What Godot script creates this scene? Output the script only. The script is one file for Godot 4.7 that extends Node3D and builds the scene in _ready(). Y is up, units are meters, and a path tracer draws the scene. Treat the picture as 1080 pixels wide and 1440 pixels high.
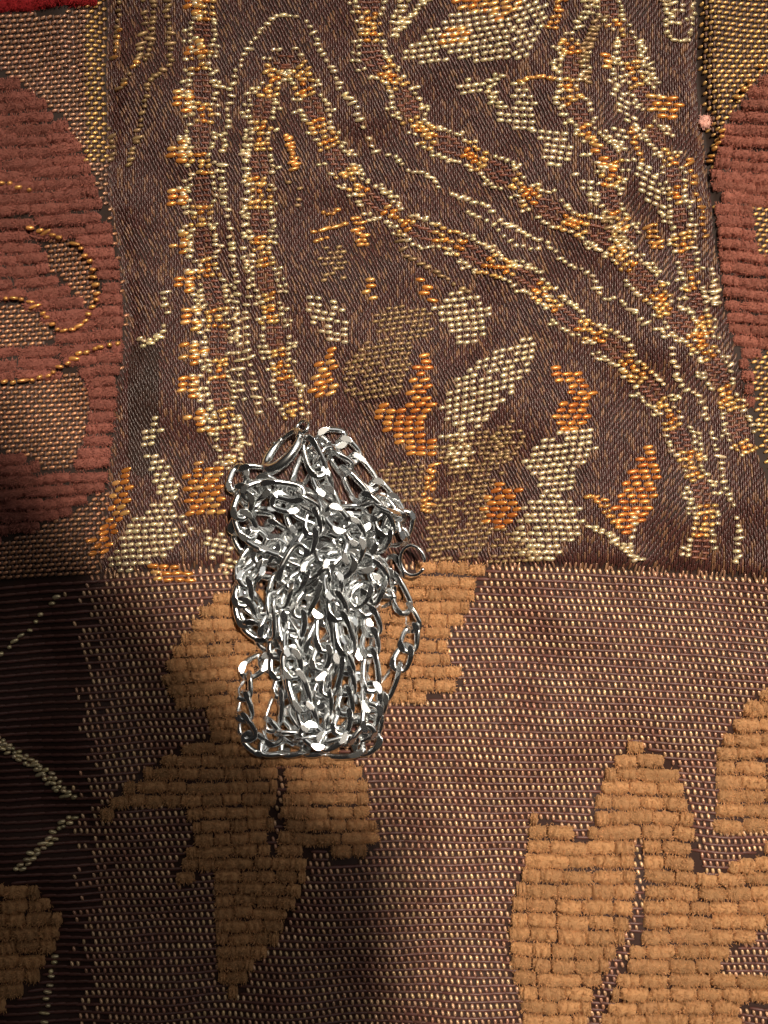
extends Node3D
# A small heap of silver chain on a woven brocade cloth, seen from straight above.
# Plan units: one unit is 0.07 mm; x runs right, y runs towards the viewer. P() turns them into metres.

const S := 0.00007
const CAMERA_HEIGHT := 0.138

var rng := RandomNumberGenerator.new()
var wave := FastNoiseLite.new()
var fine := FastNoiseLite.new()
var cloth: Node3D
var layers := {}          # layer name -> list of [Transform3D, Color]
var pile_zones: Array = []     # outlines of the chenille motifs
var pile_holes: Array = []     # woven islands inside them
var bead: ArrayMesh


func _ready() -> void:
	rng.seed = 4711
	set_camera_and_light()
	wave.seed = 11
	wave.frequency = 0.004
	wave.fractal_octaves = 2
	fine.seed = 23
	fine.frequency = 0.02
	bead = make_bead(8, 6)
	build_cloth()
	build_necklace()
	build_lint()
	build_surroundings()


# ------------------------------------------------------------------ camera and light

func set_camera_and_light() -> void:
	var cam := Camera3D.new()
	cam.name = "camera"
	cam.position = Vector3(0, CAMERA_HEIGHT, 0)
	cam.rotation_degrees = Vector3(-90, 0, 0)
	cam.fov = rad_to_deg(2.0 * atan(720.0 * S / CAMERA_HEIGHT))
	cam.near = 0.004
	cam.far = 20.0
	add_child(cam)
	cam.current = true
	var we := WorldEnvironment.new()
	we.name = "world"
	var e := Environment.new()
	e.background_mode = Environment.BG_COLOR
	e.background_color = Color(0.14, 0.13, 0.125)
	e.background_energy_multiplier = 1.0
	e.tonemap_mode = Environment.TONE_MAPPER_LINEAR
	e.tonemap_exposure = 1.0
	e.sdfgi_enabled = true
	e.ssao_enabled = true
	e.ssil_enabled = true
	we.environment = e
	add_child(we)


# ------------------------------------------------------------------ small helpers

func P(x: float, y: float, h: float) -> Vector3:
	return Vector3((x - 540.0) * S, h * S, (y - 720.0) * S)


func lin(r: float, g: float, b: float) -> Color:   # sRGB 0..255 to a linear colour
	return Color(r / 255.0, g / 255.0, b / 255.0).srgb_to_linear()


func tone(c: Color, spread: float) -> Color:
	var k := 1.0 + rng.randf_range(-spread, spread)
	return Color(c.r * k, c.g * k * (1.0 + rng.randf_range(-0.04, 0.04)), c.b * k * (1.0 + rng.randf_range(-0.07, 0.07)))


func mat(c: Color, rough: float, metal := 0.0, spec := 0.5) -> StandardMaterial3D:
	var m := StandardMaterial3D.new()
	m.albedo_color = c
	m.roughness = rough
	m.metallic = metal
	m.metallic_specular = spec
	return m


func thread_mat(rough: float, spec: float, metal := 0.0) -> StandardMaterial3D:
	var m := mat(Color.WHITE, rough, metal, spec)
	m.vertex_color_use_as_albedo = true
	return m


func curve(table: Array, t: float) -> float:      # piecewise linear table of [t, value]
	if t <= table[0][0]:
		return table[0][1]
	for i in range(1, table.size()):
		if t <= table[i][0]:
			var a = table[i - 1]
			var b = table[i]
			return lerpf(a[1], b[1], (t - a[0]) / (b[0] - a[0]))
	return table[-1][1]


func poly(a: Array) -> PackedVector2Array:
	var p := PackedVector2Array()
	for i in range(0, a.size(), 2):
		p.append(Vector2(a[i], a[i + 1]))
	return p


func inside(p: Vector2, zones: Array) -> bool:
	for z in zones:
		if z.box.has_point(p) and Geometry2D.is_point_in_polygon(p, z.p):
			return true
	return false


func zone(a: Array) -> Dictionary:
	var p := poly(a)
	var b := Rect2(p[0], Vector2.ZERO)
	for q in p:
		b = b.expand(q)
	return {"p": p, "box": b}


func spans(p: PackedVector2Array, y: float) -> Array:   # where a horizontal line lies inside an outline
	var xs := []
	for i in p.size():
		var a := p[i]
		var b := p[(i + 1) % p.size()]
		if (a.y <= y) != (b.y <= y):
			xs.append(a.x + (b.x - a.x) * (y - a.y) / (b.y - a.y))
	xs.sort()
	return xs


func smooth(p: PackedVector2Array, step: float) -> PackedVector2Array:   # evenly spaced points on a Catmull-Rom line
	var dense := PackedVector2Array()
	for i in range(p.size() - 1):
		var p0 := p[maxi(i - 1, 0)]
		var p3 := p[mini(i + 2, p.size() - 1)]
		for k in 16:
			dense.append(p[i].cubic_interpolate(p[i + 1], p0, p3, k / 16.0))
	dense.append(p[-1])
	var out := PackedVector2Array([dense[0]])
	var left := step
	for i in range(dense.size() - 1):
		var a := dense[i]
		var b := dense[i + 1]
		var d := a.distance_to(b)
		while d >= left and d > 0.0:
			a = a.lerp(b, left / d)
			out.append(a)
			d = a.distance_to(b)
			left = step
		left -= d
	return out


# ------------------------------------------------------------------ the lie of the cloth

const LEFT_EDGE := [[0, 147], [180, 147], [290, 153], [350, 163], [440, 175], [500, 172], [560, 160], [680, 150], [800, 142]]
const RIGHT_EDGE := [[0, 984], [100, 986], [200, 998], [330, 1003], [420, 1016], [500, 1036], [560, 1052], [640, 1067], [700, 1084], [800, 1120]]


func bow(x: float) -> float:                    # the weft lines arch a little
	return 0.00008 * (x - 560.0) * (x - 560.0)


func seam(x: float) -> float:
	return 793.0 + bow(x)


func H(x: float, y: float) -> float:
	var h := 20.0 * wave.get_noise_2d(x, y)
	h -= 3.0 * exp(-pow((y - seam(x) - 1.0) / 7.0, 2.0))
	h += 2.0 * exp(-pow((y - seam(x) + 20.0) / 14.0, 2.0))
	h -= 12.0 * exp(-pow((x - 455.0) / 115.0, 2.0) - pow((y - 840.0) / 215.0, 2.0))
	if y < 830.0:
		var low := 1.0 - smoothstep(780.0, 830.0, y)
		h -= 15.0 * low * exp(-pow((x - curve(LEFT_EDGE, y) - 6.0) / 14.0, 2.0))
		h -= 24.0 * (1.0 - smoothstep(170.0, 440.0, y)) * exp(-pow((x - curve(RIGHT_EDGE, y) + 2.0) / 13.0, 2.0))
		h -= 6.0 * low * exp(-pow((x - 104.0) / 8.0, 2.0)) * (1.0 - smoothstep(100.0, 150.0, y))
	h -= 0.00035 * pow(maxf(0.0, 170.0 - x), 2.0) * smoothstep(600.0, 900.0, y)
	return h


func slope_basis(x: float, y: float) -> Basis:
	var dx := (H(x + 4.0, y) - H(x - 4.0, y)) / 8.0
	var dy := (H(x, y + 4.0) - H(x, y - 4.0)) / 8.0
	var n := Vector3(-dx, 1.0, -dy).normalized()
	var t := Vector3(1.0, dx, 0.0).normalized()
	return Basis(t, n, t.cross(n))


# a float of thread: an arched bead lying on the cloth; turn is measured from the weft, length along it
func stitch(layer: String, x: float, y: float, turn: float, length: float, width: float, high: float, lift: float, c: Color) -> void:
	var b := slope_basis(x, y) * Basis(Vector3.UP, -turn)
	b = b * Basis.from_scale(Vector3(length * 0.5 * S, high * S, width * 0.5 * S))
	if not layers.has(layer):
		layers[layer] = []
	layers[layer].append([Transform3D(b, P(x, y, H(x, y) + lift)), c])


func make_bead(sides: int, rings: int) -> ArrayMesh:   # unit rice-grain along x
	var st := SurfaceTool.new()
	st.begin(Mesh.PRIMITIVE_TRIANGLES)
	st.set_smooth_group(0)
	for i in rings + 1:
		var a := PI * i / rings
		var x := -cos(a)
		var r := pow(sin(a), 0.72) if i > 0 and i < rings else 0.0
		for k in sides:
			var t := TAU * k / sides
			st.add_vertex(Vector3(x, r * cos(t), r * sin(t)))
	for i in rings:
		for k in sides:
			var a := i * sides + k
			var b := i * sides + (k + 1) % sides
			var c := a + sides
			var d := b + sides
			st.add_index(a); st.add_index(c); st.add_index(b)
			st.add_index(b); st.add_index(c); st.add_index(d)
	st.generate_normals()
	return st.commit()


func flush_layer(layer: String, called: String, m: Material, parent: Node3D) -> void:
	if not layers.has(layer):
		return
	var a: Array = layers[layer]
	var mm := MultiMesh.new()
	mm.transform_format = MultiMesh.TRANSFORM_3D
	mm.use_colors = true
	mm.mesh = bead
	mm.instance_count = a.size()
	for i in a.size():
		mm.set_instance_transform(i, a[i][0])
		mm.set_instance_color(i, a[i][1])
	var o := MultiMeshInstance3D.new()
	o.name = called
	o.multimesh = mm
	o.material_override = m
	o.set_meta("kind", "stuff")
	parent.add_child(o, true)


# ------------------------------------------------------------------ the cloth

var cream := lin(224, 204, 162)
var olive := lin(158, 130, 92)
var orange := lin(216, 140, 66)
var gold := lin(228, 182, 112)
var plum := lin(90, 54, 47)
var brown := lin(92, 66, 56)
var tan_bead := lin(222, 184, 142)


func build_cloth() -> void:
	cloth = Node3D.new()
	cloth.name = "brocade_cloth"
	add_child(cloth)
	cloth.set_meta("label", "brown and plum brocade cloth with gold paisley and chenille leaves, under the silver chain")
	cloth.set_meta("category", "cloth")
	chenille()
	base_sheet()
	satin()
	ribbed_panel()
	side_weave()
	seam_fringe()
	ornament()
	var sheen := thread_mat(0.4, 0.5)
	flush_fibres()
	flush_layer("satin", "satin_threads", sheen, cloth)
	flush_layer("cord", "weft_cords", thread_mat(0.5, 0.5), cloth)
	flush_layer("rib", "ribbed_threads", thread_mat(0.34, 0.6, 0.35), cloth)
	flush_layer("dots", "dotted_weave", thread_mat(0.34, 0.6, 0.4), cloth)
	flush_layer("cream", "cream_stitches", thread_mat(0.29, 0.62, 0.5), cloth)
	flush_layer("olive", "olive_stitches", thread_mat(0.4, 0.5, 0.4), cloth)
	flush_layer("orange", "copper_stitches", thread_mat(0.29, 0.6, 0.5), cloth)
	flush_layer("bars", "brown_stitches", thread_mat(0.4, 0.5), cloth)


func base_sheet() -> void:
	var st := SurfaceTool.new()
	st.begin(Mesh.PRIMITIVE_TRIANGLES)
	var xs := []
	var x := -900.0
	while x <= 1980.0:
		xs.append(x)
		x += 8.0 if x > -140.0 and x < 1220.0 else 60.0
	var ys := []
	var y := -900.0
	while y <= 2340.0:
		ys.append(y)
		y += 8.0 if y > -140.0 and y < 1580.0 else 60.0
	for j in ys.size():
		for i in xs.size():
			var c := lin(46, 29, 26) if ys[j] < seam(xs[i]) else lin(50, 29, 28)
			st.set_color(c)
			st.set_uv(Vector2(xs[i], ys[j]) / 40.0)
			st.add_vertex(P(xs[i], ys[j], H(xs[i], ys[j])))
	for j in ys.size() - 1:
		for i in xs.size() - 1:
			var a := j * xs.size() + i
			var b := a + xs.size()
			st.add_index(a); st.add_index(a + 1); st.add_index(b)
			st.add_index(a + 1); st.add_index(b + 1); st.add_index(b)
	st.generate_normals()
	var o := MeshInstance3D.new()
	o.name = "ground_weave"
	o.mesh = st.commit()
	o.material_override = thread_mat(0.7, 0.4)
	cloth.add_child(o)


func in_satin(x: float, y: float) -> bool:
	return y < seam(x) - 3.0 and x > curve(LEFT_EDGE, y) and x < curve(RIGHT_EDGE, y)


func satin() -> void:
	var x := 130.0
	var col := 0
	while x < 1130.0:
		var y := -70.0 + fmod(col * 6.3, 10.0)
		while y < 812.0:
			if in_satin(x, y):
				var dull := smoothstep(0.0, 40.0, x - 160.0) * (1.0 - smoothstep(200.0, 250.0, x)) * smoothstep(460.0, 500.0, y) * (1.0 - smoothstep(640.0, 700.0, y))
				var turn := 1.35 + 0.4 * fine.get_noise_2d(x * 0.4, y * 0.4) + rng.randf_range(-0.07, 0.07)
				if x > 780.0:
					turn += 0.35 * smoothstep(780.0, 900.0, x)
				var c := lin(73, 42, 37)
				if rng.randf() < 0.22 * (1.0 - dull):
					c = lin(112, 78, 56)
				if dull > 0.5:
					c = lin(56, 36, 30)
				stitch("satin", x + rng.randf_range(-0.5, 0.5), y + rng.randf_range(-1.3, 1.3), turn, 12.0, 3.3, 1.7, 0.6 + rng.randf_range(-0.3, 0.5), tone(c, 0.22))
			y += 10.0
		x += 3.2
		col += 1


func ribbed_panel() -> void:
	var row := 0
	var y0 := 797.5
	while y0 < 1530.0:
		var pitch := 10.6
		var x := -80.0 + fmod(row * 3.1, 8.8)
		var k := 0
		while x < 1160.0:
			var fall := maxf(0.0, 1.0 - (y0 - 800.0) / 700.0)
			var y := y0 + bow(x) * (0.45 + 0.55 * fall) + 1.2 * fine.get_noise_2d(x * 0.5, y0)
			if y > seam(x) - 1.0 and not covered(x, y):
				var bare := 1.0 - smoothstep(95.0, 150.0, x + 40.0 * fine.get_noise_2d(x, y0))
				if rng.randf() > bare:
					var c := tan_bead.lerp(lin(168, 116, 96), clampf(0.5 + 1.4 * fine.get_noise_2d(x * 0.5 + 900.0, y0 * 2.0), 0.0, 1.0) * 0.8)
					stitch("rib", x + rng.randf_range(-0.5, 0.5), y + rng.randf_range(-0.5, 0.5), 1.35 + rng.randf_range(-0.2, 0.2), 8.2, 4.8, 2.5, 1.3, tone(c, 0.26))
			if k % 2 == 0 and y > seam(x) + 2.0 and not covered(x, y + pitch * 0.5):
				stitch("cord", x + rng.randf_range(-1.0, 1.0), y + pitch * 0.5, 0.0002 * (x - 560.0), 24.0, 5.4, 2.6, 0.7, tone(plum, 0.16))
			x += 8.8
			k += 1
		y0 += 10.6
		row += 1


func seam_fringe() -> void:        # warp ends caught in the join of the two panels
	var x := 150.0
	while x < 1130.0:
		var y := seam(x) - 1.0 + rng.randf_range(-2.5, 2.5)
		if rng.randf() < 0.62 and not covered(x, y):
			stitch("rib", x, y, 1.57 + rng.randf_range(-0.35, 0.35), rng.randf_range(8.0, 15.0), 3.6, 2.2, 2.0, tone(lin(168, 128, 102), 0.35))
		x += rng.randf_range(4.0, 8.0)


func covered(x: float, y: float) -> bool:
	var p := Vector2(x, y)
	return inside(p, pile_zones) and not inside(p, pile_holes)


func side_weave() -> void:
	for side in 2:
		var row := 0
		var y := -70.0
		while y < 830.0:
			var x := -80.0 if side == 0 else 985.0
			var stop := 190.0 if side == 0 else 1160.0
			x += 5.2 * (row % 2)
			while x < stop:
				var yy := y + bow(x) * 0.8 - 8.0
				var here := x < curve(LEFT_EDGE, yy) + 1.0 if side == 0 else x > curve(RIGHT_EDGE, yy) + 4.0
				if here and yy < seam(x) - 2.0 and not covered(x, yy):
					var c := lin(206, 156, 124) if side == 0 else gold
					if side == 0 and x > 118.0 and yy < 230.0:
						c = gold
					if side == 0 and yy > 300.0:
						c = lin(196, 142, 106)
					stitch("dots", x + rng.randf_range(-0.6, 0.6), yy + rng.randf_range(-0.5, 0.5), -0.35 + rng.randf_range(-0.2, 0.2), 8.2, 4.6, 2.6, 1.5, tone(c, 0.32))
					stitch("cord", x + 5.0, yy, 1.5, 8.0, 4.6, 2.0, 0.4, tone(brown, 0.2))
				x += 10.4
			y += 6.8 if side == 0 else 7.4
			row += 1


# ---- figures in metallic thread

func fill(kind: String, a: Array, tilt := 0.0, slack := 0.0) -> void:
	var p := poly(a)
	var box: Rect2 = zone(a).box
	var len := 10.6
	var px := 10.8
	var py := 8.8
	var w := 6.4
	var c := cream
	if kind == "olive":
		c = olive
		len = 9.2; px = 9.4; py = 7.6; w = 5.4
	elif kind == "orange":
		c = orange
		len = 15.5; px = 15.0; py = 8.6; w = 7.2
	var row := 0
	var y := box.position.y + py * 0.4
	while y < box.end.y:
		var xs := spans(p, y)
		for i in range(0, xs.size() - 1, 2):
			var x: float = xs[i] + len * 0.3 + px * 0.5 * (row % 2) - px * 0.25
			while x < xs[i + 1] - 1.0:
				if rng.randf() >= slack:
					var yy := y + tilt * (x - box.get_center().x) + rng.randf_range(-0.7, 0.7)
					var cc := c
					if kind == "orange" and rng.randf() < 0.4:
						cc = gold.lerp(orange, 0.3)
					stitch(kind, x + rng.randf_range(-0.8, 0.8), yy, tilt - 0.14 + rng.randf_range(-0.14, 0.14), len * rng.randf_range(0.88, 1.1), w * rng.randf_range(0.9, 1.1), 3.3, 1.8, tone(cc, 0.18))
				x += px
		y += py
		row += 1


func line(kind: String, a: Array, step := 9.0, rows := 1, lift := 1.8) -> void:
	var pts := smooth(poly(a), step)
	var c: Color = {"cream": cream, "olive": olive, "orange": orange.lerp(gold, 0.45)}[kind]
	for i in pts.size():
		for r in rows:
			if rng.randf() < 0.06:
				continue
			var q := pts[i] + Vector2((r - (rows - 1) * 0.5) * 8.0, 0.0) + Vector2(rng.randf_range(-2.4, 2.4), rng.randf_range(-1.6, 1.6))
			stitch(kind, q.x, q.y, -0.15 + rng.randf_range(-0.35, 0.35), 9.2 * rng.randf_range(0.72, 1.4) * (1.6 if rng.randf() < 0.18 else 1.0), 6.0 * rng.randf_range(0.85, 1.15), 3.8, lift + 0.7, tone(c, 0.28))


func ladder(a: Array, width: float, phase := 0.0, run := 40.0) -> void:   # a band outlined in cream, filled by turns with copper and brown
	var pts := smooth(poly(a), 8.0)
	for i in pts.size():
		var d := (pts[mini(i + 1, pts.size() - 1)] - pts[maxi(i - 1, 0)]).normalized()
		var n := Vector2(-d.y, d.x)
		var place := i * 8.0 / run + phase
		var copper := fmod(place, 2.0) < 1.05
		var swell := 1.0 - 0.22 * sin(place * PI)
		var full := width * swell
		for s in [-1.0, 1.0]:
			if rng.randf() < 0.07:
				continue
			var q: Vector2 = pts[i] + n * s * full * 0.5 + Vector2(rng.randf_range(-2.0, 2.0), rng.randf_range(-1.6, 1.6))
			stitch("cream", q.x, q.y, -0.12 + rng.randf_range(-0.35, 0.35), 9.0 * rng.randf_range(0.75, 1.35), 5.8 * rng.randf_range(0.85, 1.15), 3.8, 2.4, tone(cream if not copper or rng.randf() < 0.55 else gold, 0.3))
			if rng.randf() < 0.34:
				q += Vector2(s * 8.5 * signf(n.x + 0.001), rng.randf_range(-3.0, 3.0))
				stitch("cream", q.x, q.y, -0.12 + rng.randf_range(-0.35, 0.35), 8.6 * rng.randf_range(0.75, 1.2), 5.6, 3.4, 2.0, tone(cream, 0.3))
		var across := full - 10.0
		var cnt := maxi(1, int(round(across / (9.5 if copper else 11.0))))
		for k in cnt:
			var q := pts[i] + n * ((k + 0.5) / cnt - 0.5) * across
			if copper:
				stitch("orange", q.x + rng.randf_range(-1.8, 1.8), q.y + rng.randf_range(-1.4, 1.4), -0.2 + rng.randf_range(-0.3, 0.3), 10.5 * rng.randf_range(0.8, 1.25), 6.2, 3.6, 2.2, tone(gold if rng.randf() < 0.6 else orange, 0.28))
			else:
				stitch("bars", q.x + rng.randf_range(-1.0, 1.0), q.y + rng.randf_range(-0.8, 0.8), rng.randf_range(-0.12, 0.12), 11.5, 4.2, 2.6, 1.4, tone(lin(118, 72, 56), 0.25))


func ornament() -> void:
	# tall border on the left with its copper flames
	ladder([290, -60, 288, 0, 284, 70, 285, 130, 283, 200, 285, 270, 284, 330, 296, 400, 306, 450, 306, 510, 311, 560, 320, 610, 326, 650], 30.0, 0.4, 36.0)
	for f in [[270, 5, 24], [272, 72, 26], [258, 145, 30], [250, 215, 34], [248, 280, 32], [250, 340, 34], [258, 395, 32], [268, 448, 32], [268, 498, 42], [266, 545, 38], [278, 592, 46]]:
		var cx: float = f[0]
		var cy: float = f[1]
		var w: float = f[2]
		fill("orange", [cx - w * 0.5, cy - 6, cx - w * 0.1, cy - 16, cx + w * 0.5, cy - 12, cx + w * 0.5, cy + 14, cx, cy + 16], 0.0, 0.15)
		fill("cream", [cx + w * 0.1, cy - 20, cx + w * 0.55, cy - 18, cx + w * 0.55, cy + 22, cx + w * 0.2, cy + 14], 0.0, 0.15)
	# nested arches
	ladder([412, 585, 404, 555, 395, 520, 386, 470, 381, 430, 371, 380, 366, 330, 367, 270, 366, 215, 369, 150, 384, 108, 400, 84, 418, 100, 434, 135, 448, 170, 467, 215, 492, 250, 518, 275, 548, 297, 590, 327, 640, 342, 687, 372, 745, 395, 800, 447, 853, 480, 900, 530, 937, 573, 966, 640, 986, 700, 988, 750, 984, 790], 30.0, 0.6, 40.0)
	ladder([516, -60, 520, 0, 522, 50, 526, 90, 558, 118, 590, 178, 637, 207, 690, 235, 740, 275, 800, 312, 853, 335, 897, 387, 940, 440, 990, 490, 1026, 560, 1042, 605, 1057, 640], 32.0, 0.1, 42.0)
	line("cream", [330, 440, 330, 375, 320, 300, 313, 250, 317, 200, 327, 117, 345, 80, 362, 48, 378, 30, 400, 22, 430, 28, 447, 62, 465, 95, 480, 130, 497, 150, 515, 190, 532, 215, 556, 220, 576, 240, 602, 246, 620, 265, 652, 280, 680, 290, 702, 310, 740, 330, 772, 345, 795, 368, 828, 381, 836, 392, 850, 420, 872, 421, 905, 455, 930, 470, 945, 500, 958, 540, 985, 562, 1000, 610, 1012, 645, 1022, 685, 1034, 728, 1040, 765, 1034, 795], 9.0)
	line("cream", [350, 130, 346, 200, 348, 267, 342, 330, 348, 400, 345, 450, 350, 500, 357, 550, 366, 582], 11.0)
	line("cream", [332, 440, 335, 480, 338, 530, 343, 570], 11.0)
	line("cream", [318, 660, 330, 620, 335, 590], 9.0, 2)
	line("cream", [720, 374, 752, 381, 765, 400, 772, 416, 800, 417], 9.5)
	line("cream", [655, 300, 690, 318, 720, 345, 765, 352], 10.5)
	line("olive", [560, 330, 575, 360, 610, 380, 640, 400, 660, 410], 11.0)
	line("orange", [404, 192, 410, 215, 412, 242], 8.0)
	line("orange", [408, 196, 414, 218, 415, 240], 8.0)
	fill("olive", [405, 258, 420, 256, 432, 285, 418, 290], 0.0, 0.3)
	# small sprigs under the arches
	line("orange", [455, 298, 466, 300, 476, 294], 7.0)
	line("orange", [440, 326, 462, 320, 486, 312], 9.0)
	line("orange", [444, 338, 466, 332], 9.0)
	line("orange", [500, 305, 506, 325, 512, 345], 8.0, 2)
	fill("olive", [448, 345, 480, 345, 492, 375, 486, 400, 455, 395], -0.1, 0.2)
	fill("cream", [430, 424, 478, 420, 494, 446, 486, 486, 458, 484, 438, 456], 0.2, 0.3)
	fill("orange", [512, 396, 530, 390, 530, 418, 518, 428], 0.0)
	fill("orange", [590, 392, 606, 396, 612, 426, 600, 424], 0.2)
	fill("orange", [437, 548, 450, 505, 470, 490, 476, 500, 470, 556, 445, 560], -0.2)
	fill("olive", [524, 436, 560, 428, 604, 440, 612, 470, 580, 486, 540, 480], -0.15, 0.1)
	fill("olive", [484, 500, 520, 478, 576, 484, 580, 520, 566, 556, 520, 562, 488, 548], -0.15, 0.15)
	fill("cream", [608, 430, 640, 408, 676, 420, 690, 445, 678, 480, 650, 490, 632, 460], -0.1, 0.05)
	fill("cream", [620, 560, 646, 520, 690, 498, 752, 486, 752, 520, 722, 560, 690, 588, 640, 600], -0.22, 0.05)
	fill("cream", [618, 606, 660, 596, 684, 590, 676, 640, 650, 664, 630, 650], -0.1, 0.25)
	fill("olive", [612, 620, 690, 606, 720, 640, 700, 690, 640, 700], -0.1, 0.15)
	fill("olive", [530, 656, 560, 648, 606, 652, 600, 700, 576, 712, 548, 694], -0.1, 0.1)
	fill("olive", [600, 700, 690, 690, 690, 760, 672, 792, 604, 790], -0.1, 0.1)
	fill("olive", [690, 742, 730, 740, 760, 790, 690, 790], -0.05, 0.2)
	fill("olive", [690, 600, 730, 590, 740, 620, 724, 650, 694, 640], -0.05, 0.25)
	line("orange", [606, 655, 604, 680, 600, 700, 598, 722], 8.0, 2)
	fill("cream", [733, 650, 760, 616, 800, 606, 836, 610, 838, 636, 812, 664, 800, 694, 764, 696, 752, 664], -0.1, 0.03)
	fill("cream", [742, 700, 790, 694, 828, 720, 812, 752, 780, 788, 744, 776, 724, 750], 0.0, 0.05)
	fill("cream", [720, 760, 745, 755, 780, 785, 745, 790], 0.0, 0.1)
	line("cream", [832, 742, 856, 752, 876, 770, 900, 788], 9.0, 2)
	line("orange", [826, 698, 842, 704, 856, 726, 870, 742], 9.0, 2)
	line("cream", [893, 720, 890, 745, 886, 770], 9.0)
	# lower left sprigs
	line("cream", [232, 412, 234, 445, 226, 470, 206, 486, 186, 480], 9.0)
	line("cream", [196, 476, 210, 480, 224, 468], 9.0)
	fill("cream", [198, 612, 222, 584, 230, 600, 218, 630, 240, 660, 252, 690, 246, 720, 226, 700, 210, 650], -0.1, 0.1)
	fill("cream", [148, 798, 172, 742, 200, 722, 246, 690, 250, 722, 276, 744, 240, 784, 190, 800], -0.06, 0.05)
	fill("orange", [204, 800, 232, 794, 282, 800, 270, 820, 232, 822], 0.05)
	fill("orange", [262, 668, 282, 648, 312, 656, 318, 720, 300, 730, 266, 724], -0.05)
	fill("cream", [286, 752, 312, 748, 336, 790, 318, 806, 292, 780], 0.2, 0.1)
	fill("orange", [150, 740, 160, 676, 180, 658, 186, 700, 170, 744], -0.1)
	fill("orange", [128, 760, 148, 738, 166, 744, 150, 776, 134, 790], -0.1)
	# faint scrolls at the top left
	line("olive", [166, -40, 164, 20, 160, 84], 8.0)
	line("olive", [198, -40, 202, 20, 194, 90, 166, 132], 8.0)
	line("olive", [214, -40, 216, 30, 206, 92], 8.0)
	line("olive", [234, -40, 236, 20, 240, 90, 214, 118, 204, 160, 190, 205, 180, 238], 8.0)
	line("olive", [150, 170, 156, 200, 154, 224], 9.0)
	line("orange", [196, 90, 184, 110, 176, 126], 9.0)
	line("orange", [166, 40, 164, 66, 152, 84], 10.0)
	# the rich corner at the top right
	fill("cream", [556, 72, 596, 44, 640, 18, 690, 18, 722, 40, 720, 98, 682, 98, 650, 84, 600, 92, 578, 76], -0.12, 0.04)
	fill("orange", [604, 56, 640, 38, 664, 42, 670, 58, 630, 60], -0.1)
	fill("orange", [640, -40, 700, -40, 716, 10, 706, 36, 680, 20, 640, 6], -0.1)
	line("cream", [556, 50, 560, 20, 572, -10, 580, -40], 9.0, 2)
	fill("cream", [730, -40, 774, -40, 776, 0, 770, 40, 742, 84, 722, 78, 722, 30], -0.35, 0.03)
	ladder([852, -40, 856, 14, 878, 50, 886, 92, 898, 122, 916, 146], 26.0, 0.0, 34.0)
	fill("orange", [914, 136, 940, 134, 962, 142, 958, 166, 936, 172, 918, 160], 0.1)
	ladder([790, 60, 806, 76, 800, 110, 800, 142, 816, 166, 834, 204, 860, 236, 852, 268, 866, 304, 888, 342], 28.0, 0.2, 34.0)
	line("olive", [846, 26, 832, 50, 820, 84, 822, 120], 7.0, 2)
	fill("cream", [856, 122, 872, 126, 896, 160, 898, 182, 876, 170, 862, 150], 0.5)
	fill("cream", [862, 182, 880, 184, 876, 218, 858, 216], 0.2)
	fill("cream", [888, 238, 912, 236, 934, 270, 932, 294, 904, 284, 894, 262], 0.5)
	line("orange", [882, 174, 890, 200, 900, 232], 8.0, 1)
	fill("orange", [844, 82, 856, 76, 866, 96, 854, 104], 0.2)
	line("orange", [734, 116, 756, 112, 780, 116], 8.0, 2)
	fill("cream", [722, 118, 742, 116, 756, 160, 752, 186, 724, 184, 696, 168, 698, 158, 722, 156], 0.1, 0.04)
	fill("cream", [748, 188, 800, 186, 806, 230, 770, 238], 0.1, 0.04)
	line("orange", [914, 318, 918, 336, 926, 354], 8.0, 2)
	line("orange", [966, 226, 972, 250, 984, 300, 990, 336], 8.5)
	ladder([912, 178, 932, 210, 944, 244, 950, 284, 956, 322, 962, 356, 972, 400, 984, 440, 992, 480], 24.0, 0.9, 30.0)
	line("cream", [976, -10, 978, 26, 968, 54, 946, 56, 936, 36, 946, 14], 8.0)
	line("cream", [940, 8, 924, -8, 900, -30], 8.0, 2)
	line("cream", [1006, 410, 1008, 430, 1000, 380], 8.0)
	line("cream", [612, -40, 604, -10, 590, 10, 572, 26, 560, 44], 8.5, 2)
	line("cream", [700, 108, 690, 122, 694, 142, 706, 152], 8.5, 2)
	fill("cream", [640, 120, 664, 108, 690, 112, 684, 130, 660, 136], -0.1, 0.2)
	fill("orange", [716, -40, 732, -40, 734, 14, 722, 30], -0.2)
	line("orange", [776, 40, 786, 10, 800, -20], 8.0, 2)
	line("cream", [812, 40, 826, 10, 838, -20], 8.5, 2)
	line("cream", [776, 92, 784, 116, 780, 146, 790, 168], 8.5)
	fill("orange", [826, 196, 846, 206, 862, 236, 846, 240], 0.2)
	fill("cream", [806, 246, 830, 252, 846, 276, 822, 276], 0.1, 0.1)
	line("cream", [872, 60, 862, 100, 866, 130], 8.0)
	line("cream", [900, 60, 914, 96, 930, 124], 8.0)
	fill("cream", [930, 16, 956, 4, 980, 20, 974, 52, 944, 50], 0.1, 0.45)
	line("olive", [846, 300, 866, 330, 890, 350], 8.0, 2)
	# copper flowers and leaves whose stitches can be told apart: each a part with its stitches
	figure("copper_flower", [597, 497, 606, 530, 609, 560, 607, 590, 602, 612, 618, 634, 600, 646, 584, 646, 565, 625, 540, 600, 524, 574, 542, 568, 560, 572, 575, 582, 577, 550, 584, 520])
	figure("copper_flower", [690, 690, 708, 678, 728, 686, 736, 706, 728, 734, 706, 746, 684, 738, 680, 714])
	figure("copper_scroll", [770, 522, 788, 514, 826, 530, 838, 560, 830, 592, 806, 608, 780, 600, 780, 576, 802, 562, 802, 546, 786, 536])
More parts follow.
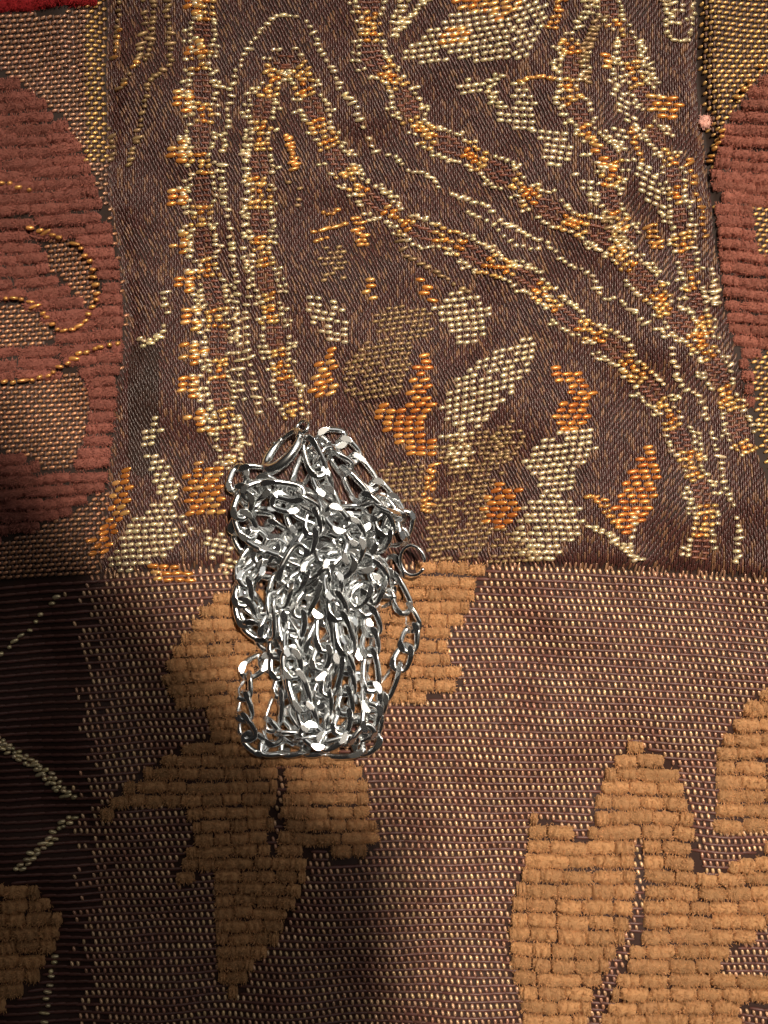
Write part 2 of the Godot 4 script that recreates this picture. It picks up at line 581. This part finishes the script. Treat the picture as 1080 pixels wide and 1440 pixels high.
	figure("copper_leaf", [913, 625, 928, 645, 926, 690, 902, 735, 880, 752, 862, 716, 880, 680, 898, 650])


func figure(called: String, a: Array) -> void:
	var before: int = layers["orange"].size()
	fill("orange", a)
	var mine: Array = layers["orange"].slice(before)
	layers["orange"].resize(before)
	var root := Node3D.new()
	root.name = called
	root.position = P(a[0], a[1], H(a[0], a[1]))
	cloth.add_child(root, true)
	for s in mine:
		var o := MeshInstance3D.new()
		o.name = "stitch"
		o.mesh = bead
		o.transform = Transform3D(s[0].basis, s[0].origin - root.position)
		o.material_override = copper_mats[rng.randi() % copper_mats.size()]
		root.add_child(o, true)


var copper_mats: Array = [mat(Color8(212, 134, 60), 0.33, 0.45, 0.6), mat(Color8(204, 120, 50), 0.34, 0.45, 0.6), mat(Color8(222, 150, 74), 0.33, 0.45, 0.6), mat(Color8(196, 112, 48), 0.36, 0.45, 0.6)]


# ---- chenille

func chenille() -> void:
	var islands := [
		zone([62, 338, 96, 336, 128, 366, 138, 410, 128, 436, 108, 414, 92, 392, 66, 378]),
		zone([-80, 430, 20, 424, 62, 446, 78, 478, 40, 486, -80, 492]),
		zone([-80, 548, 60, 536, 110, 520, 124, 545, 122, 610, 100, 662, 60, 660, 40, 640, -80, 620]),
		zone([1056, 290, 1140, 280, 1160, 366, 1064, 362]),
		zone([1060, 500, 1160, 470, 1160, 760, 1086, 700, 1066, 600]),
	]
	pile_holes = islands
	var veins := [
		zone([392, 1076, 400, 1076, 396, 1140, 388, 1200, 381, 1200, 386, 1140]),
		zone([894, 1182, 903, 1182, 906, 1262, 890, 1322, 870, 1362, 846, 1440, 836, 1500, 812, 1500, 826, 1440, 850, 1360, 876, 1318, 893, 1262]),
		zone([1010, 1346, 1090, 1300, 1160, 1300, 1160, 1350, 1050, 1376, 1016, 1372]),
		zone([1040, 1418, 1160, 1410, 1160, 1440, 1048, 1446]),
	]
	pile_holes.append_array(veins)
	var motif := [
		["red_medallion", [-80, 92, 0, 94, 40, 128, 86, 164, 116, 210, 140, 270, 156, 322, 166, 380, 173, 440, 171, 500, 162, 560, 156, 620, 150, 684, 110, 716, 60, 742, 0, 762, -80, 766], 16.5, 58.0, Color8(150, 92, 80)],
		["red_border", [-80, -60, 140, -60, 138, 0, 104, 12, 84, 20, -80, 20], 20.0, 50.0, Color8(158, 36, 40)],
		["rose_medallion", [1160, 78, 1082, 100, 1044, 138, 1014, 188, 1004, 250, 1008, 330, 1018, 420, 1038, 500, 1052, 560, 1068, 640, 1086, 704, 1160, 720], 16.5, 34.0, Color8(160, 100, 85)],
		["gold_leaf", [325, 828, 288, 848, 266, 884, 242, 920, 228, 950, 240, 986, 290, 1000, 300, 1030, 240, 1060, 172, 1108, 136, 1150, 160, 1146, 200, 1128, 262, 1138, 274, 1156, 266, 1190, 242, 1226, 262, 1252, 298, 1218, 300, 1262, 302, 1330, 306, 1380, 322, 1404, 340, 1394, 356, 1362, 396, 1318, 430, 1240, 436, 1192, 464, 1190, 470, 1212, 504, 1214, 512, 1196, 532, 1194, 536, 1170, 520, 1150, 518, 1110, 504, 1076, 480, 1060, 520, 990, 590, 986, 646, 970, 648, 940, 626, 920, 630, 892, 654, 870, 670, 830, 686, 798, 590, 797, 540, 810, 440, 820], 18.0, 30.0, Color8(194, 146, 102)],
		["gold_leaf", [890, 1044, 856, 1080, 840, 1112, 836, 1150, 820, 1180, 800, 1164, 746, 1148, 742, 1200, 730, 1240, 718, 1280, 715, 1330, 720, 1370, 732, 1402, 736, 1500, 1160, 1500, 1160, 1180, 1076, 1194, 1040, 1204, 1000, 1232, 980, 1210, 978, 1160, 970, 1130, 960, 1090, 932, 1060], 20.4, 36.0, Color8(194, 146, 102)],
		["gold_leaf", [1160, 930, 1080, 966, 1050, 990, 1030, 1020, 1010, 1050, 1004, 1090, 1010, 1120, 1000, 1166, 1160, 1170], 20.4, 36.0, Color8(194, 146, 102)],
		["gold_leaf", [-80, 1226, 0, 1240, 50, 1252, 86, 1290, 80, 1330, 50, 1382, 0, 1424, -80, 1450], 20.4, 36.0, Color8(194, 146, 102)],
	]
	for m in motif:
		pile_zones.append(zone(m[1]))
	var shapes := []
	for k in 9:
		shapes.append(make_tuft(k))
	var fuzz_tex := NoiseTexture2D.new()
	var fn := FastNoiseLite.new()
	fn.seed = 5
	fn.frequency = 0.035
	fn.fractal_octaves = 4
	fuzz_tex.noise = fn
	fuzz_tex.width = 512
	fuzz_tex.height = 512
	fuzz_tex.seamless = true
	for m in motif:
		var p := poly(m[1])
		var box: Rect2 = zone(m[1]).box
		var root := Node3D.new()
		root.name = m[0]
		var mid := box.get_center()
		root.position = P(mid.x, mid.y, H(mid.x, mid.y))
		cloth.add_child(root, true)
		var mats := []
		for k in 5:
			var c: Color = m[4]
			var sh := mat(Color(c.r * (0.93 + 0.035 * k), c.g * (0.93 + 0.035 * k), c.b * (0.92 + 0.035 * k + 0.01 * (k % 2))), 0.9, 0.0, 0.35)
			sh.rim_enabled = true
			sh.rim = 0.12
			sh.rim_tint = 0.7
			sh.heightmap_enabled = true
			sh.heightmap_texture = fuzz_tex
			sh.heightmap_scale = 0.02
			sh.uv1_triplanar = true
			sh.uv1_world_triplanar = true
			sh.uv1_scale = Vector3(400, 400, 400)
			mats.append(sh)
		var pitch: float = m[2]
		var long: float = m[3]
		var found := []
		var row := 0
		var y0 := box.position.y + pitch * 0.5
		while y0 < box.end.y + 20.0:
			var x := box.position.x - rng.randf_range(0.0, long)
			while x < box.end.x:
				var l := long * rng.randf_range(0.72, 1.25)
				if rng.randf() < 0.12:
					l *= 1.6
				# trim to what lies inside the outline
				var bent := bow(x + l * 0.5) * (1.0 if m[0] != "gold_leaf" or y0 < 1000.0 else 0.2)
				var y := y0 + bent - 6.0 + 2.2 * fine.get_noise_2d(x, y0)
				y += rng.randf_range(-1.1, 1.1)
				var a := INF
				var b := -INF
				var t := x
				while t <= x + l + 3.0:
					if t <= x + l and Geometry2D.is_point_in_polygon(Vector2(t, y), p) and not inside(Vector2(t, y), pile_holes):
						a = minf(a, t)
						b = maxf(b, t)
					elif b > -INF:
						if b - a > 7.0:
							found.append([(a + b) * 0.5, y, b - a])
						a = INF
						b = -INF
					t += 3.0
				x += l
			y0 += pitch
			row += 1
		# the tufts that show largest are parts, the rest of a very large figure is one joined part
		found.sort_custom(func(u, v): return weight(u) > weight(v))
		var rest := SurfaceTool.new()
		var has_rest := false
		for i in found.size():
			var f = found[i]
			var b := slope_basis(f[0], f[1]) * Basis(Vector3.UP, rng.randf_range(-0.07, 0.07) - 0.00016 * (f[0] - 560.0))
			b = b * Basis.from_scale(Vector3((f[2] + (2.6 if m[0] == "gold_leaf" else 5.0)) * 0.5 * S, rng.randf_range(0.46, 0.7) * pitch * S, pitch * rng.randf_range(0.46, 0.54) * S))
			var tr := Transform3D(b, P(f[0], f[1], H(f[0], f[1]) - 1.0) - root.position)
			fibres(Transform3D(b, tr.origin + root.position), f[2], m[4])
			var shape: ArrayMesh = shapes[rng.randi() % shapes.size()]
			if i < 300:
				var o := MeshInstance3D.new()
				o.name = "tuft"
				o.mesh = shape
				o.transform = tr
				o.material_override = mats[rng.randi() % mats.size()]
				root.add_child(o, true)
			else:
				rest.append_from(shape, 0, tr)
				has_rest = true
		if has_rest:
			var o := MeshInstance3D.new()
			o.name = "outlying_tufts"
			o.mesh = rest.commit()
			o.material_override = mats[0]
			o.set_meta("kind", "stuff")
			root.add_child(o, true)
	# dark gold edging of the medallions
	line("orange", [-20, 262, 18, 262, 46, 272], 13.0, 1, 8.5)
	line("orange", [10, 420, 40, 424, 66, 446, 84, 464, 106, 464, 124, 444, 138, 420, 134, 388, 116, 352, 84, 334, 40, 320], 11.0, 1, 8.5)
	line("orange", [-20, 544, 44, 534, 78, 522, 110, 500, 140, 490, 168, 482], 11.0, 1, 8.5)
	line("orange", [1036, 140, 1052, 118, 1072, 88], 13.0, 1, 8.5)
	line("orange", [1002, 225, 1008, 200, 1020, 178], 9.0, 1, 8.5)
	line("cream", [82, 838, 60, 860, 34, 890, -20, 936], 13.0)
	line("cream", [-20, 1034, 20, 1062, 60, 1088, 100, 1124], 9.0, 3)
	line("cream", [98, 1150, 70, 1180, 26, 1222], 10.0, 2)
	line("cream", [75, 1350, 66, 1390, 62, 1430, 60, 1470], 10.0)


var fibre_list := []

func fibres(tr: Transform3D, length: float, c: Color) -> void:    # the loose ends of the pile
	var flat := Basis(tr.basis.x.normalized(), tr.basis.y.normalized(), tr.basis.z.normalized())
	for k in int(length * 3.6):
		var u := rng.randf_range(-1.0, 1.0)
		var v := rng.randf_range(-1.0, 1.0)
		var h := pow(maxf(0.0, 1.0 - pow(absf(u), 6.0)), 0.5) * pow(maxf(0.0, 1.0 - pow(absf(v), 2.4)), 0.5)
		var out := Vector3(u * u * u * 0.8 + rng.randf_range(-0.5, 0.5), 0.35 + rng.randf_range(0.0, 0.6), v * 1.1 + rng.randf_range(-0.5, 0.5)).normalized()
		var d := flat * out
		var side := d.cross(flat.x).normalized()
		var l := rng.randf_range(3.0, 6.5)
		var b := Basis(d * l * 0.5 * S, side * 0.42 * S, d.cross(side).normalized() * 0.42 * S)
		var at := tr * Vector3(u * 0.97, h * 0.96, v * 0.95)
		var cc := c.srgb_to_linear()
		fibre_list.append([Transform3D(b, at + d * l * 0.3 * S), tone(cc.lerp(Color(cc.r * 1.5, cc.g * 1.5, cc.b * 1.5), rng.randf()), 0.15)])


func flush_fibres() -> void:
	layers["fibre"] = fibre_list
	var keep := bead
	bead = make_bead(3, 3)
	var m := thread_mat(0.8, 0.3)
	flush_layer("fibre", "pile_fibres", m, cloth)
	bead = keep


func weight(f: Array) -> float:
	var seen := 1.0 if f[0] > -10.0 and f[0] < 1090.0 and f[1] > -8.0 and f[1] < 1450.0 else 0.05
	return seen * f[2]


func make_tuft(n: int) -> ArrayMesh:      # a short pillow of nubby pile: x along the yarn, half sizes 1
	var st := SurfaceTool.new()
	st.begin(Mesh.PRIMITIVE_TRIANGLES)
	st.set_smooth_group(0)
	var nu := 16
	var nv := 7
	var nubs := 2.2 + 0.25 * (n % 4)
	for j in nv + 1:
		for i in nu + 1:
			var u := 2.0 * i / nu - 1.0
			var v := 2.0 * j / nv - 1.0
			var su := signf(u) * pow(absf(u), 0.8)
			var sv := signf(v) * pow(absf(v), 0.8)
			var h := pow(maxf(0.0, 1.0 - pow(absf(su), 5.0)), 0.5) * pow(maxf(0.0, 1.0 - pow(absf(sv), 2.4)), 0.5)
			var nub := absf(cos(su * nubs * PI * 0.5 + n * 0.7 + 0.8 * fine.get_noise_2d(sv * 90.0, n * 31.0)))
			var q := Vector3(su * (1.0 - 0.10 * absf(sv) * absf(sv)), h * (0.68 + 0.36 * nub), sv * (0.9 + 0.12 * nub) * (1.0 - 0.14 * absf(su) * absf(su)))
			if absf(u) < 1.0 and absf(v) < 1.0:
				q.y += 0.42 * fine.get_noise_3d(su * 160.0, sv * 80.0, n * 97.0)
			q.z += 0.24 * fine.get_noise_2d(su * 150.0, n * 55.0 + 500.0)
			q.x += 0.05 * fine.get_noise_2d(sv * 120.0, n * 55.0 + 900.0)
			st.add_vertex(q)
	for j in nv:
		for i in nu:
			var a := j * (nu + 1) + i
			var b := a + nu + 1
			st.add_index(a); st.add_index(a + 1); st.add_index(b)
			st.add_index(a + 1); st.add_index(b + 1); st.add_index(b)
	st.generate_normals()
	return st.commit()


# ------------------------------------------------------------------ the necklace

const WIRE := 8.0

func link_mesh(length: float, width: float, turn_seed: float) -> ArrayMesh:
	# a twisted oval of wire, ground flat on both faces like a curb link
	var st := SurfaceTool.new()
	st.begin(Mesh.PRIMITIVE_TRIANGLES)
	var n := 40
	var sides := 16
	var a := (length - WIRE) * 0.5
	var b := (width - WIRE) * 0.5
	var pts := []
	for i in n:
		var t := TAU * i / n
		var c := cos(t)
		var s := sin(t)
		pts.append(Vector3(a * signf(c) * pow(absf(c), 0.82), 4.3 * sin(2.0 * t), b * signf(s) * pow(absf(s), 0.82)))
	var cut := 5.3 + 0.35 * turn_seed
	for i in n:
		var d: Vector3 = (pts[(i + 1) % n] - pts[(i + n - 1) % n]).normalized()
		var side := d.cross(Vector3.UP).normalized()
		var up := side.cross(d)
		for k in sides:
			var w := TAU * k / sides
			var normal := side * cos(w) * 0.8 + up * sin(w)
			normal = normal.normalized()
			var q: Vector3 = pts[i] + side * cos(w) * WIRE * 0.58 + up * sin(w) * WIRE * 0.45
			if absf(q.y) > cut:
				q.y = clampf(q.y, -cut, cut)
				normal = Vector3(0, signf(q.y), 0)
			st.set_normal(normal)
			st.add_vertex(q * S)
	for i in n:
		for k in sides:
			var p0 := i * sides + k
			var p1 := i * sides + (k + 1) % sides
			var q0 := ((i + 1) % n) * sides + k
			var q1 := ((i + 1) % n) * sides + (k + 1) % sides
			st.add_index(p0); st.add_index(p1); st.add_index(q0)
			st.add_index(p1); st.add_index(q1); st.add_index(q0)
	return st.commit()


func tube(pts: Array, radius: Callable, sides := 10, closed := false) -> SurfaceTool:
	var st := SurfaceTool.new()
	st.begin(Mesh.PRIMITIVE_TRIANGLES)
	st.set_smooth_group(0)
	var n := pts.size()
	for i in n:
		var d: Vector3
		if closed:
			d = (pts[(i + 1) % n] - pts[(i + n - 1) % n]).normalized()
		else:
			d = (pts[mini(i + 1, n - 1)] - pts[maxi(i - 1, 0)]).normalized()
		var side := d.cross(Vector3.UP).normalized()
		var up := side.cross(d)
		var r: Vector2 = radius.call(float(i) / maxf(1.0, n - 1.0))
		for k in sides:
			var w := TAU * k / sides
			st.add_vertex((pts[i] + side * cos(w) * r.x + up * sin(w) * r.y) * S)
	for i in (n if closed else n - 1):
		for k in sides:
			var p0 := i * sides + k
			var p1 := i * sides + (k + 1) % sides
			var q0 := ((i + 1) % n) * sides + k
			var q1 := ((i + 1) % n) * sides + (k + 1) % sides
			st.add_index(p0); st.add_index(p1); st.add_index(q0)
			st.add_index(p1); st.add_index(q1); st.add_index(q0)
	if not closed:
		for e in 2:
			var first := 0 if e == 0 else (n - 1) * sides
			for k in range(1, sides - 1):
				if e == 0:
					st.add_index(first); st.add_index(first + k + 1); st.add_index(first + k)
				else:
					st.add_index(first); st.add_index(first + k); st.add_index(first + k + 1)
	st.generate_normals()
	return st


func chain_path() -> PackedVector2Array:
	return poly([556, 796, 548, 815, 562, 836, 577, 865, 575, 900, 560, 935, 541, 968, 526, 1000, 523, 1034, 505, 1051, 460, 1050, 415, 1050, 376, 1049, 351, 1033, 346, 1000, 346, 966, 352, 942,
		372, 932, 394, 945, 404, 985, 417, 1020, 436, 1026, 447, 1000, 440, 950, 430, 900, 425, 850, 418, 800, 400, 762, 374, 735, 346, 730, 338, 748, 352, 772, 386, 786, 420, 806, 454, 832, 468, 872,
		470, 920, 468, 970, 476, 1016, 494, 1026, 503, 990, 506, 940, 511, 895, 502, 855, 480, 820, 454, 795, 430, 760, 414, 720, 420, 680, 440, 640, 463, 616, 485, 628, 505, 658, 529, 687, 553, 713, 570, 736, 560, 756, 530, 757,
		500, 748, 470, 742, 440, 725, 405, 708, 370, 704, 342, 694, 337, 670, 356, 666, 386, 688, 420, 700, 455, 715, 475, 745, 485, 785, 478, 818, 450, 806, 414, 792, 376, 776, 347, 790, 342, 820, 348, 855, 365, 885,
		384, 908, 402, 884, 402, 842, 406, 802, 430, 772, 465, 766, 500, 776, 530, 798, 545, 828, 528, 850, 505, 830, 494, 800, 496, 850, 484, 900, 460, 940, 448, 985, 432, 955, 424, 905, 416, 860, 396, 850, 372, 860, 352, 842, 350, 810,
		372, 780, 404, 760, 440, 745, 480, 735, 520, 735, 548, 742, 552, 716, 526, 708, 496, 712, 470, 700, 452, 674, 456, 642, 476, 648, 502, 690,
		530, 722, 545, 748, 520, 768, 490, 792, 470, 830, 462, 870, 440, 905, 418, 950, 424, 1012, 446, 1030, 464, 960, 488, 905, 484, 850, 460, 815, 430, 792, 400, 772, 365, 758, 346, 735, 346, 704, 366, 690, 400, 690, 430, 702, 440, 742, 420, 782,
		396, 812, 386, 850, 376, 888, 354, 878, 344, 842, 354, 808, 386, 800, 420, 815, 450, 850, 456, 902, 444, 942, 418, 930, 406, 890, 412, 840, 440, 802, 480, 784, 515, 792, 534, 815, 518, 842, 502, 830, 521, 868, 520, 915, 522, 962, 520, 1014, 498, 1038, 452, 1040, 404, 1034, 372, 1018, 394, 984, 392, 930, 386, 870, 404, 830, 436, 802,
		472, 775, 470, 830, 486, 900, 488, 960, 478, 1024, 446, 1034, 428, 985, 412, 930, 420, 870, 445, 825, 490, 790, 500, 750, 470, 724, 456, 682, 440, 640, 428, 612])


func build_necklace() -> void:
	var silver := mat(Color8(238, 240, 240), 0.21, 1.0)
	var root := Node3D.new()
	root.name = "chain_necklace"
	root.set_meta("label", "tangled silver chain necklace heaped on the brocade cloth, with its clasp and open ring")
	root.set_meta("category", "necklace")
	root.position = P(455, 830, 0)
	add_child(root)
	var pts := smooth(chain_path(), 1.0)
	# every fourth link is a long one
	var at := PackedFloat32Array()
	var long := []
	var s := 6.0
	var k := 0
	while s < pts.size() - 8:
		if k % 4 == 1:      # a long link needs a straight run
			var mid := int(s) + 9
			var back := pts[mid] - pts[maxi(mid - 32, 0)]
			var ahead := pts[mini(mid + 32, pts.size() - 1)] - pts[mid]
			if absf(back.angle_to(ahead)) < 0.5:
				at.append(s + 10.0)
				long.append(true)
				s += 48.4
				k += 1
				continue
		at.append(s)
		long.append(false)
		s += 28.2
		k += 1
	var n := at.size()
	var pos := PackedVector2Array()
	var h := PackedFloat32Array()
	for i in n:
		pos.append(pts[int(at[i])])
		h.append(6.0 + 26.0 * i / n)
	# settle the heap: strands that cross rest on one another, loose ones sink to the cloth
	for turn in 260:
		for i in n:
			h[i] -= 0.25
		for i in n:
			for j in range(i + 2, n):
				var d := pos[i].distance_to(pos[j])
				if d < 22.0:
					var need := 11.5 * sqrt(1.0 - d * d / 484.0)
					var gap := h[j] - h[i]
					if gap >= 0.0 and gap < need:
						var half := (need - gap) * 0.4
						h[j] += half
						h[i] -= half
					elif gap < 0.0 and -gap < need:
						var half := (need + gap) * 0.4
						h[i] += half
						h[j] -= half
		for i in n:
			var floor_h := H(pos[i].x, pos[i].y) + 8.0 + (5.0 if covered(pos[i].x, pos[i].y) else 0.0)
			if i > 0 and i < n - 1:
				h[i] = lerpf(h[i], (h[i - 1] + h[i + 1]) * 0.5, 0.12)
			h[i] = maxf(h[i], floor_h)
	var tops := 0.0
	for i in n:
		tops = maxf(tops, h[i])
	var short_shapes := [link_mesh(46, 31, 0.0), link_mesh(45, 30, 1.0), link_mesh(47, 32, -1.0)]
	var long_shapes := [link_mesh(68, 32, 0.0), link_mesh(67, 31, 1.0)]
	var roll_noise := FastNoiseLite.new()
	roll_noise.seed = 77
	roll_noise.frequency = 0.09
	for i in n:
		var a := maxi(i - 1, 0)
		var b := mini(i + 1, n - 1)
		var pa := P(pos[a].x, pos[a].y, h[a])
		var pb := P(pos[b].x, pos[b].y, h[b])
		var d := (pb - pa).normalized()
		var side := d.cross(Vector3.UP).normalized()
		var up := side.cross(d)
		var bs := Basis(d, up, side) * Basis(Vector3.RIGHT, 2.2 * roll_noise.get_noise_1d(i * 1.0) + rng.randf_range(-0.25, 0.25))
		var o := MeshInstance3D.new()
		o.name = "chain_link"
		o.mesh = long_shapes[i % 2] if long[i] else short_shapes[i % 3]
		o.transform = Transform3D(bs, P(pos[i].x, pos[i].y, h[i]) - root.position)
		o.material_override = silver
		root.add_child(o, true)
	# open ring at the loose end
	var ring := []
	for i in 41:
		var t := 0.55 + TAU * 0.93 * i / 40.0
		ring.append(Vector3(17.5 * cos(t), 1.5 * sin(t * 0.5), 21.0 * sin(t)))
	var o := MeshInstance3D.new()
	o.name = "jump_ring"
	o.mesh = tube(ring, func(_t): return Vector2(2.6, 2.6)).commit()
	o.material_override = silver
	o.transform = Transform3D(Basis(Vector3(0, 0, 1), 0.35) * Basis(Vector3(1, 0, 0), 0.2), P(580, 787, 26) - root.position)
	root.add_child(o)
	clasp(root, silver)


func clasp(root: Node3D, silver: Material) -> void:
	# a lobster clasp: a hooked body closed by a sprung lever, and a small end ring
	var part := Node3D.new()
	part.name = "clasp"
	part.transform = Transform3D(Basis(Vector3.UP, 0.85) * Basis(Vector3.RIGHT, -0.75), P(400, 634, 19) - root.position)
	root.add_child(part)
	var pts := []
	for i in 33:
		var t := lerpf(0.45, 5.1, i / 32.0)
		pts.append(Vector3(33.0 * cos(t), 0.0, 17.0 * sin(t)))
	var body := MeshInstance3D.new()
	body.name = "hook"
	body.mesh = tube(pts, func(t): return Vector2(4.5 + 4.5 * sin(PI * t), 5.5 + 2.5 * sin(PI * t)), 14).commit()
	body.material_override = silver
	part.add_child(body)
	var lv := []
	for i in 17:
		var t := lerpf(5.0, TAU + 0.6, i / 16.0)
		lv.append(Vector3(33.5 * cos(t), 1.0, 16.0 * sin(t)))
	var lever := MeshInstance3D.new()
	lever.name = "lever"
	lever.mesh = tube(lv, func(t): return Vector2(3.6 + 3.0 * t, 4.0 + 2.4 * t), 12).commit()
	lever.material_override = silver
	part.add_child(lever)
	var knob := MeshInstance3D.new()
	knob.name = "lever_knob"
	knob.mesh = bead
	knob.transform = Transform3D(Basis.from_scale(Vector3(5.0, 4.2, 4.2) * S), Vector3(-2.0, 3.0, -19.5) * S)
	knob.material_override = silver
	part.add_child(knob)
	var rg := []
	for i in 24:
		var t := TAU * i / 24.0
		rg.append(Vector3(42.0 + 10.0 * cos(t), 2.0, 10.0 * sin(t)))
	var ring := MeshInstance3D.new()
	ring.name = "end_ring"
	ring.mesh = tube(rg, func(_t): return Vector2(2.8, 2.8), 10, true).commit()
	ring.material_override = silver
	part.add_child(ring)


# ------------------------------------------------------------------ a crumb of lint

func build_lint() -> void:
	var st := SurfaceTool.new()
	st.begin(Mesh.PRIMITIVE_TRIANGLES)
	st.set_smooth_group(0)
	var nu := 24
	var nv := 16
	for j in nv + 1:
		for i in nu:
			var a := TAU * i / nu
			var b := PI * j / nv
			var q := Vector3(sin(b) * cos(a), cos(b), sin(b) * sin(a))
			var r := 0.95 + 0.45 * fine.get_noise_3d(q.x * 40.0, q.y * 40.0, q.z * 40.0) + 0.3 * fine.get_noise_3d(q.x * 130.0, q.y * 130.0, q.z * 130.0)
			st.add_vertex(q * Vector3(10.5, 8.0, 9.5) * r * S)
	for j in nv:
		for i in nu:
			var a := j * nu + i
			var b := j * nu + (i + 1) % nu
			st.add_index(a); st.add_index(b); st.add_index(a + nu)
			st.add_index(b); st.add_index(b + nu); st.add_index(a + nu)
	st.generate_normals()
	var o := MeshInstance3D.new()
	o.name = "lint_crumb"
	o.mesh = st.commit()
	var m := mat(Color8(226, 168, 152), 0.85)
	m.subsurf_scatter_enabled = false
	m.rim_enabled = true
	m.rim = 0.5
	o.material_override = m
	o.position = P(995, 167, H(995, 167) + 9.0)
	o.set_meta("label", "tiny pale pink crumb of lint beside the rose chenille at upper right")
	o.set_meta("category", "lint")
	add_child(o)
	var hairs := MultiMesh.new()
	hairs.transform_format = MultiMesh.TRANSFORM_3D
	hairs.mesh = make_bead(3, 4)
	hairs.instance_count = 70
	for k in 70:
		var q := Vector3(rng.randf_range(-1, 1), rng.randf_range(-0.6, 1), rng.randf_range(-1, 1)).normalized()
		var d := (q + Vector3(rng.randf_range(-1, 1), rng.randf_range(-1, 1), rng.randf_range(-1, 1)) * 0.9).normalized()
		var side := d.cross(Vector3(0.3, 0.5, 0.8)).normalized()
		var l := rng.randf_range(4.0, 9.0)
		hairs.set_instance_transform(k, Transform3D(Basis(d * l * 0.5 * S, side * 0.4 * S, d.cross(side) * 0.4 * S), (q * Vector3(10.0, 7.5, 9.0) + d * l * 0.3) * S))
	var hm := MultiMeshInstance3D.new()
	hm.name = "loose_fibres"
	hm.multimesh = hairs
	hm.material_override = m
	hm.set_meta("kind", "stuff")
	o.add_child(hm)


# ------------------------------------------------------------------ unseen things out of view: lamp, light panels, slabs that shade the cloth

const UNSEEN_LAMP_AT := Vector3(0.20, 0.80, -0.26)
const UNSEEN_PANEL_AT := Vector3(0.42, 1.32, -0.48)


func build_surroundings() -> void:
	# unseen bulb out of view, placed to light the cloth from upper right
	var bulb := MeshInstance3D.new()
	bulb.name = "unseen_lamp_bulb"
	var sm := SphereMesh.new()
	sm.radius = 0.022
	sm.height = 0.044
	bulb.mesh = sm
	var glow := mat(Color(1, 0.95, 0.86), 0.4)
	glow.emission_enabled = true
	glow.emission = Color(1.0, 0.9, 0.76)
	glow.emission_energy_multiplier = 3.0
	bulb.material_override = glow
	bulb.position = UNSEEN_LAMP_AT
	bulb.set_meta("label", "small round lit bulb out of view, placed to light the cloth from upper right")
	bulb.set_meta("category", "lamp")
	add_child(bulb)
	var l := SpotLight3D.new()  # beam of the unseen lamp, kept narrow so the left edge dims
	l.name = "unseen_lamp_light"
	l.position = UNSEEN_LAMP_AT
	l.light_color = Color(1.0, 0.94, 0.86)
	l.light_energy = 1.12
	l.light_size = 0.022
	l.spot_range = 6.0
	l.spot_attenuation = 2.0
	l.spot_angle = 6.6
	l.spot_angle_attenuation = 1.0
	l.shadow_enabled = true
	add_child(l)
	l.look_at_from_position(UNSEEN_LAMP_AT, P(770, 800, 0), Vector3(0, 0, -1))
	unseen_light_panel(UNSEEN_PANEL_AT, 0.7, 0.24, "square white lit panel nearly overhead, out of view, placed to light the cloth and chain")
	unseen_light_panel(Vector3(-0.25, 1.3, -1.55), 1.1, 0.22, "large lit panel out of view beyond the top edge, placed to brighten the chain facets")
	unseen_light_panel(Vector3(1.55, 1.25, -0.35), 1.1, 0.22, "large lit panel out of view beyond the right edge, placed to brighten the chain facets")
	# unseen slab and board above the camera, placed to shade the lower left
	var dark := mat(Color8(34, 33, 34), 0.4)
	var ph := MeshInstance3D.new()
	ph.name = "unseen_phone"
	var bb := BoxMesh.new()
	bb.size = Vector3(0.075, 0.008, 0.150)
	ph.mesh = bb
	ph.material_override = dark
	var along := Vector3(-0.673, 0, -0.740)
	var down := Vector3(-0.740, 0, 0.673)
	ph.transform = Transform3D(Basis(-along, Vector3.UP, down), Vector3(0.035, CAMERA_HEIGHT + 0.007, -0.0187) + along * 0.0375 + down * 0.075)
	ph.set_meta("label", "black handset slab out of view above the cloth, turned to shade its lower left")
	ph.set_meta("category", "unseen_phone")
	add_child(ph)
	var arm := MeshInstance3D.new()  # unseen board, placed for the straight right edge of the shade
	arm.name = "unseen_shade_board"
	var ab := BoxMesh.new()
	ab.size = Vector3(0.075, 0.010, 0.42)
	arm.mesh = ab
	arm.material_override = dark
	arm.position = Vector3(0.0398 - 0.0375, CAMERA_HEIGHT + 0.017, 0.184)
	arm.set_meta("label", "broad flat black board out of view above the cloth, placed to shade its lower left")
	arm.set_meta("category", "stand")
	add_child(arm)


func unseen_light_panel(at: Vector3, size: float, energy: float, label: String) -> void:  # unseen panel out of view, placed to light the cloth and chain
	var fit := MeshInstance3D.new()
	fit.name = "unseen_light_panel"
	var bm := BoxMesh.new()
	bm.size = Vector3(size + 0.04, size + 0.04, 0.03)
	fit.mesh = bm
	var pg := mat(Color(0.9, 0.9, 0.88), 0.5)
	pg.emission_enabled = true
	pg.emission = Color(1.0, 0.97, 0.9)
	pg.emission_energy_multiplier = 0.1
	fit.material_override = pg
	fit.set_meta("label", label)
	fit.set_meta("category", "ceiling light")
	fit.set_meta("group", "unseen light panels out of view")
	add_child(fit, true)
	fit.look_at_from_position(at, Vector3.ZERO, Vector3.UP)
	var al := AreaLight3D.new()
	al.name = "unseen_panel_light"
	al.area_size = Vector2(size, size)
	al.light_color = Color(1.0, 0.99, 0.97)
	al.light_energy = energy
	al.shadow_enabled = true
	add_child(al, true)
	al.look_at_from_position(at * 0.98, Vector3.ZERO, Vector3.UP)
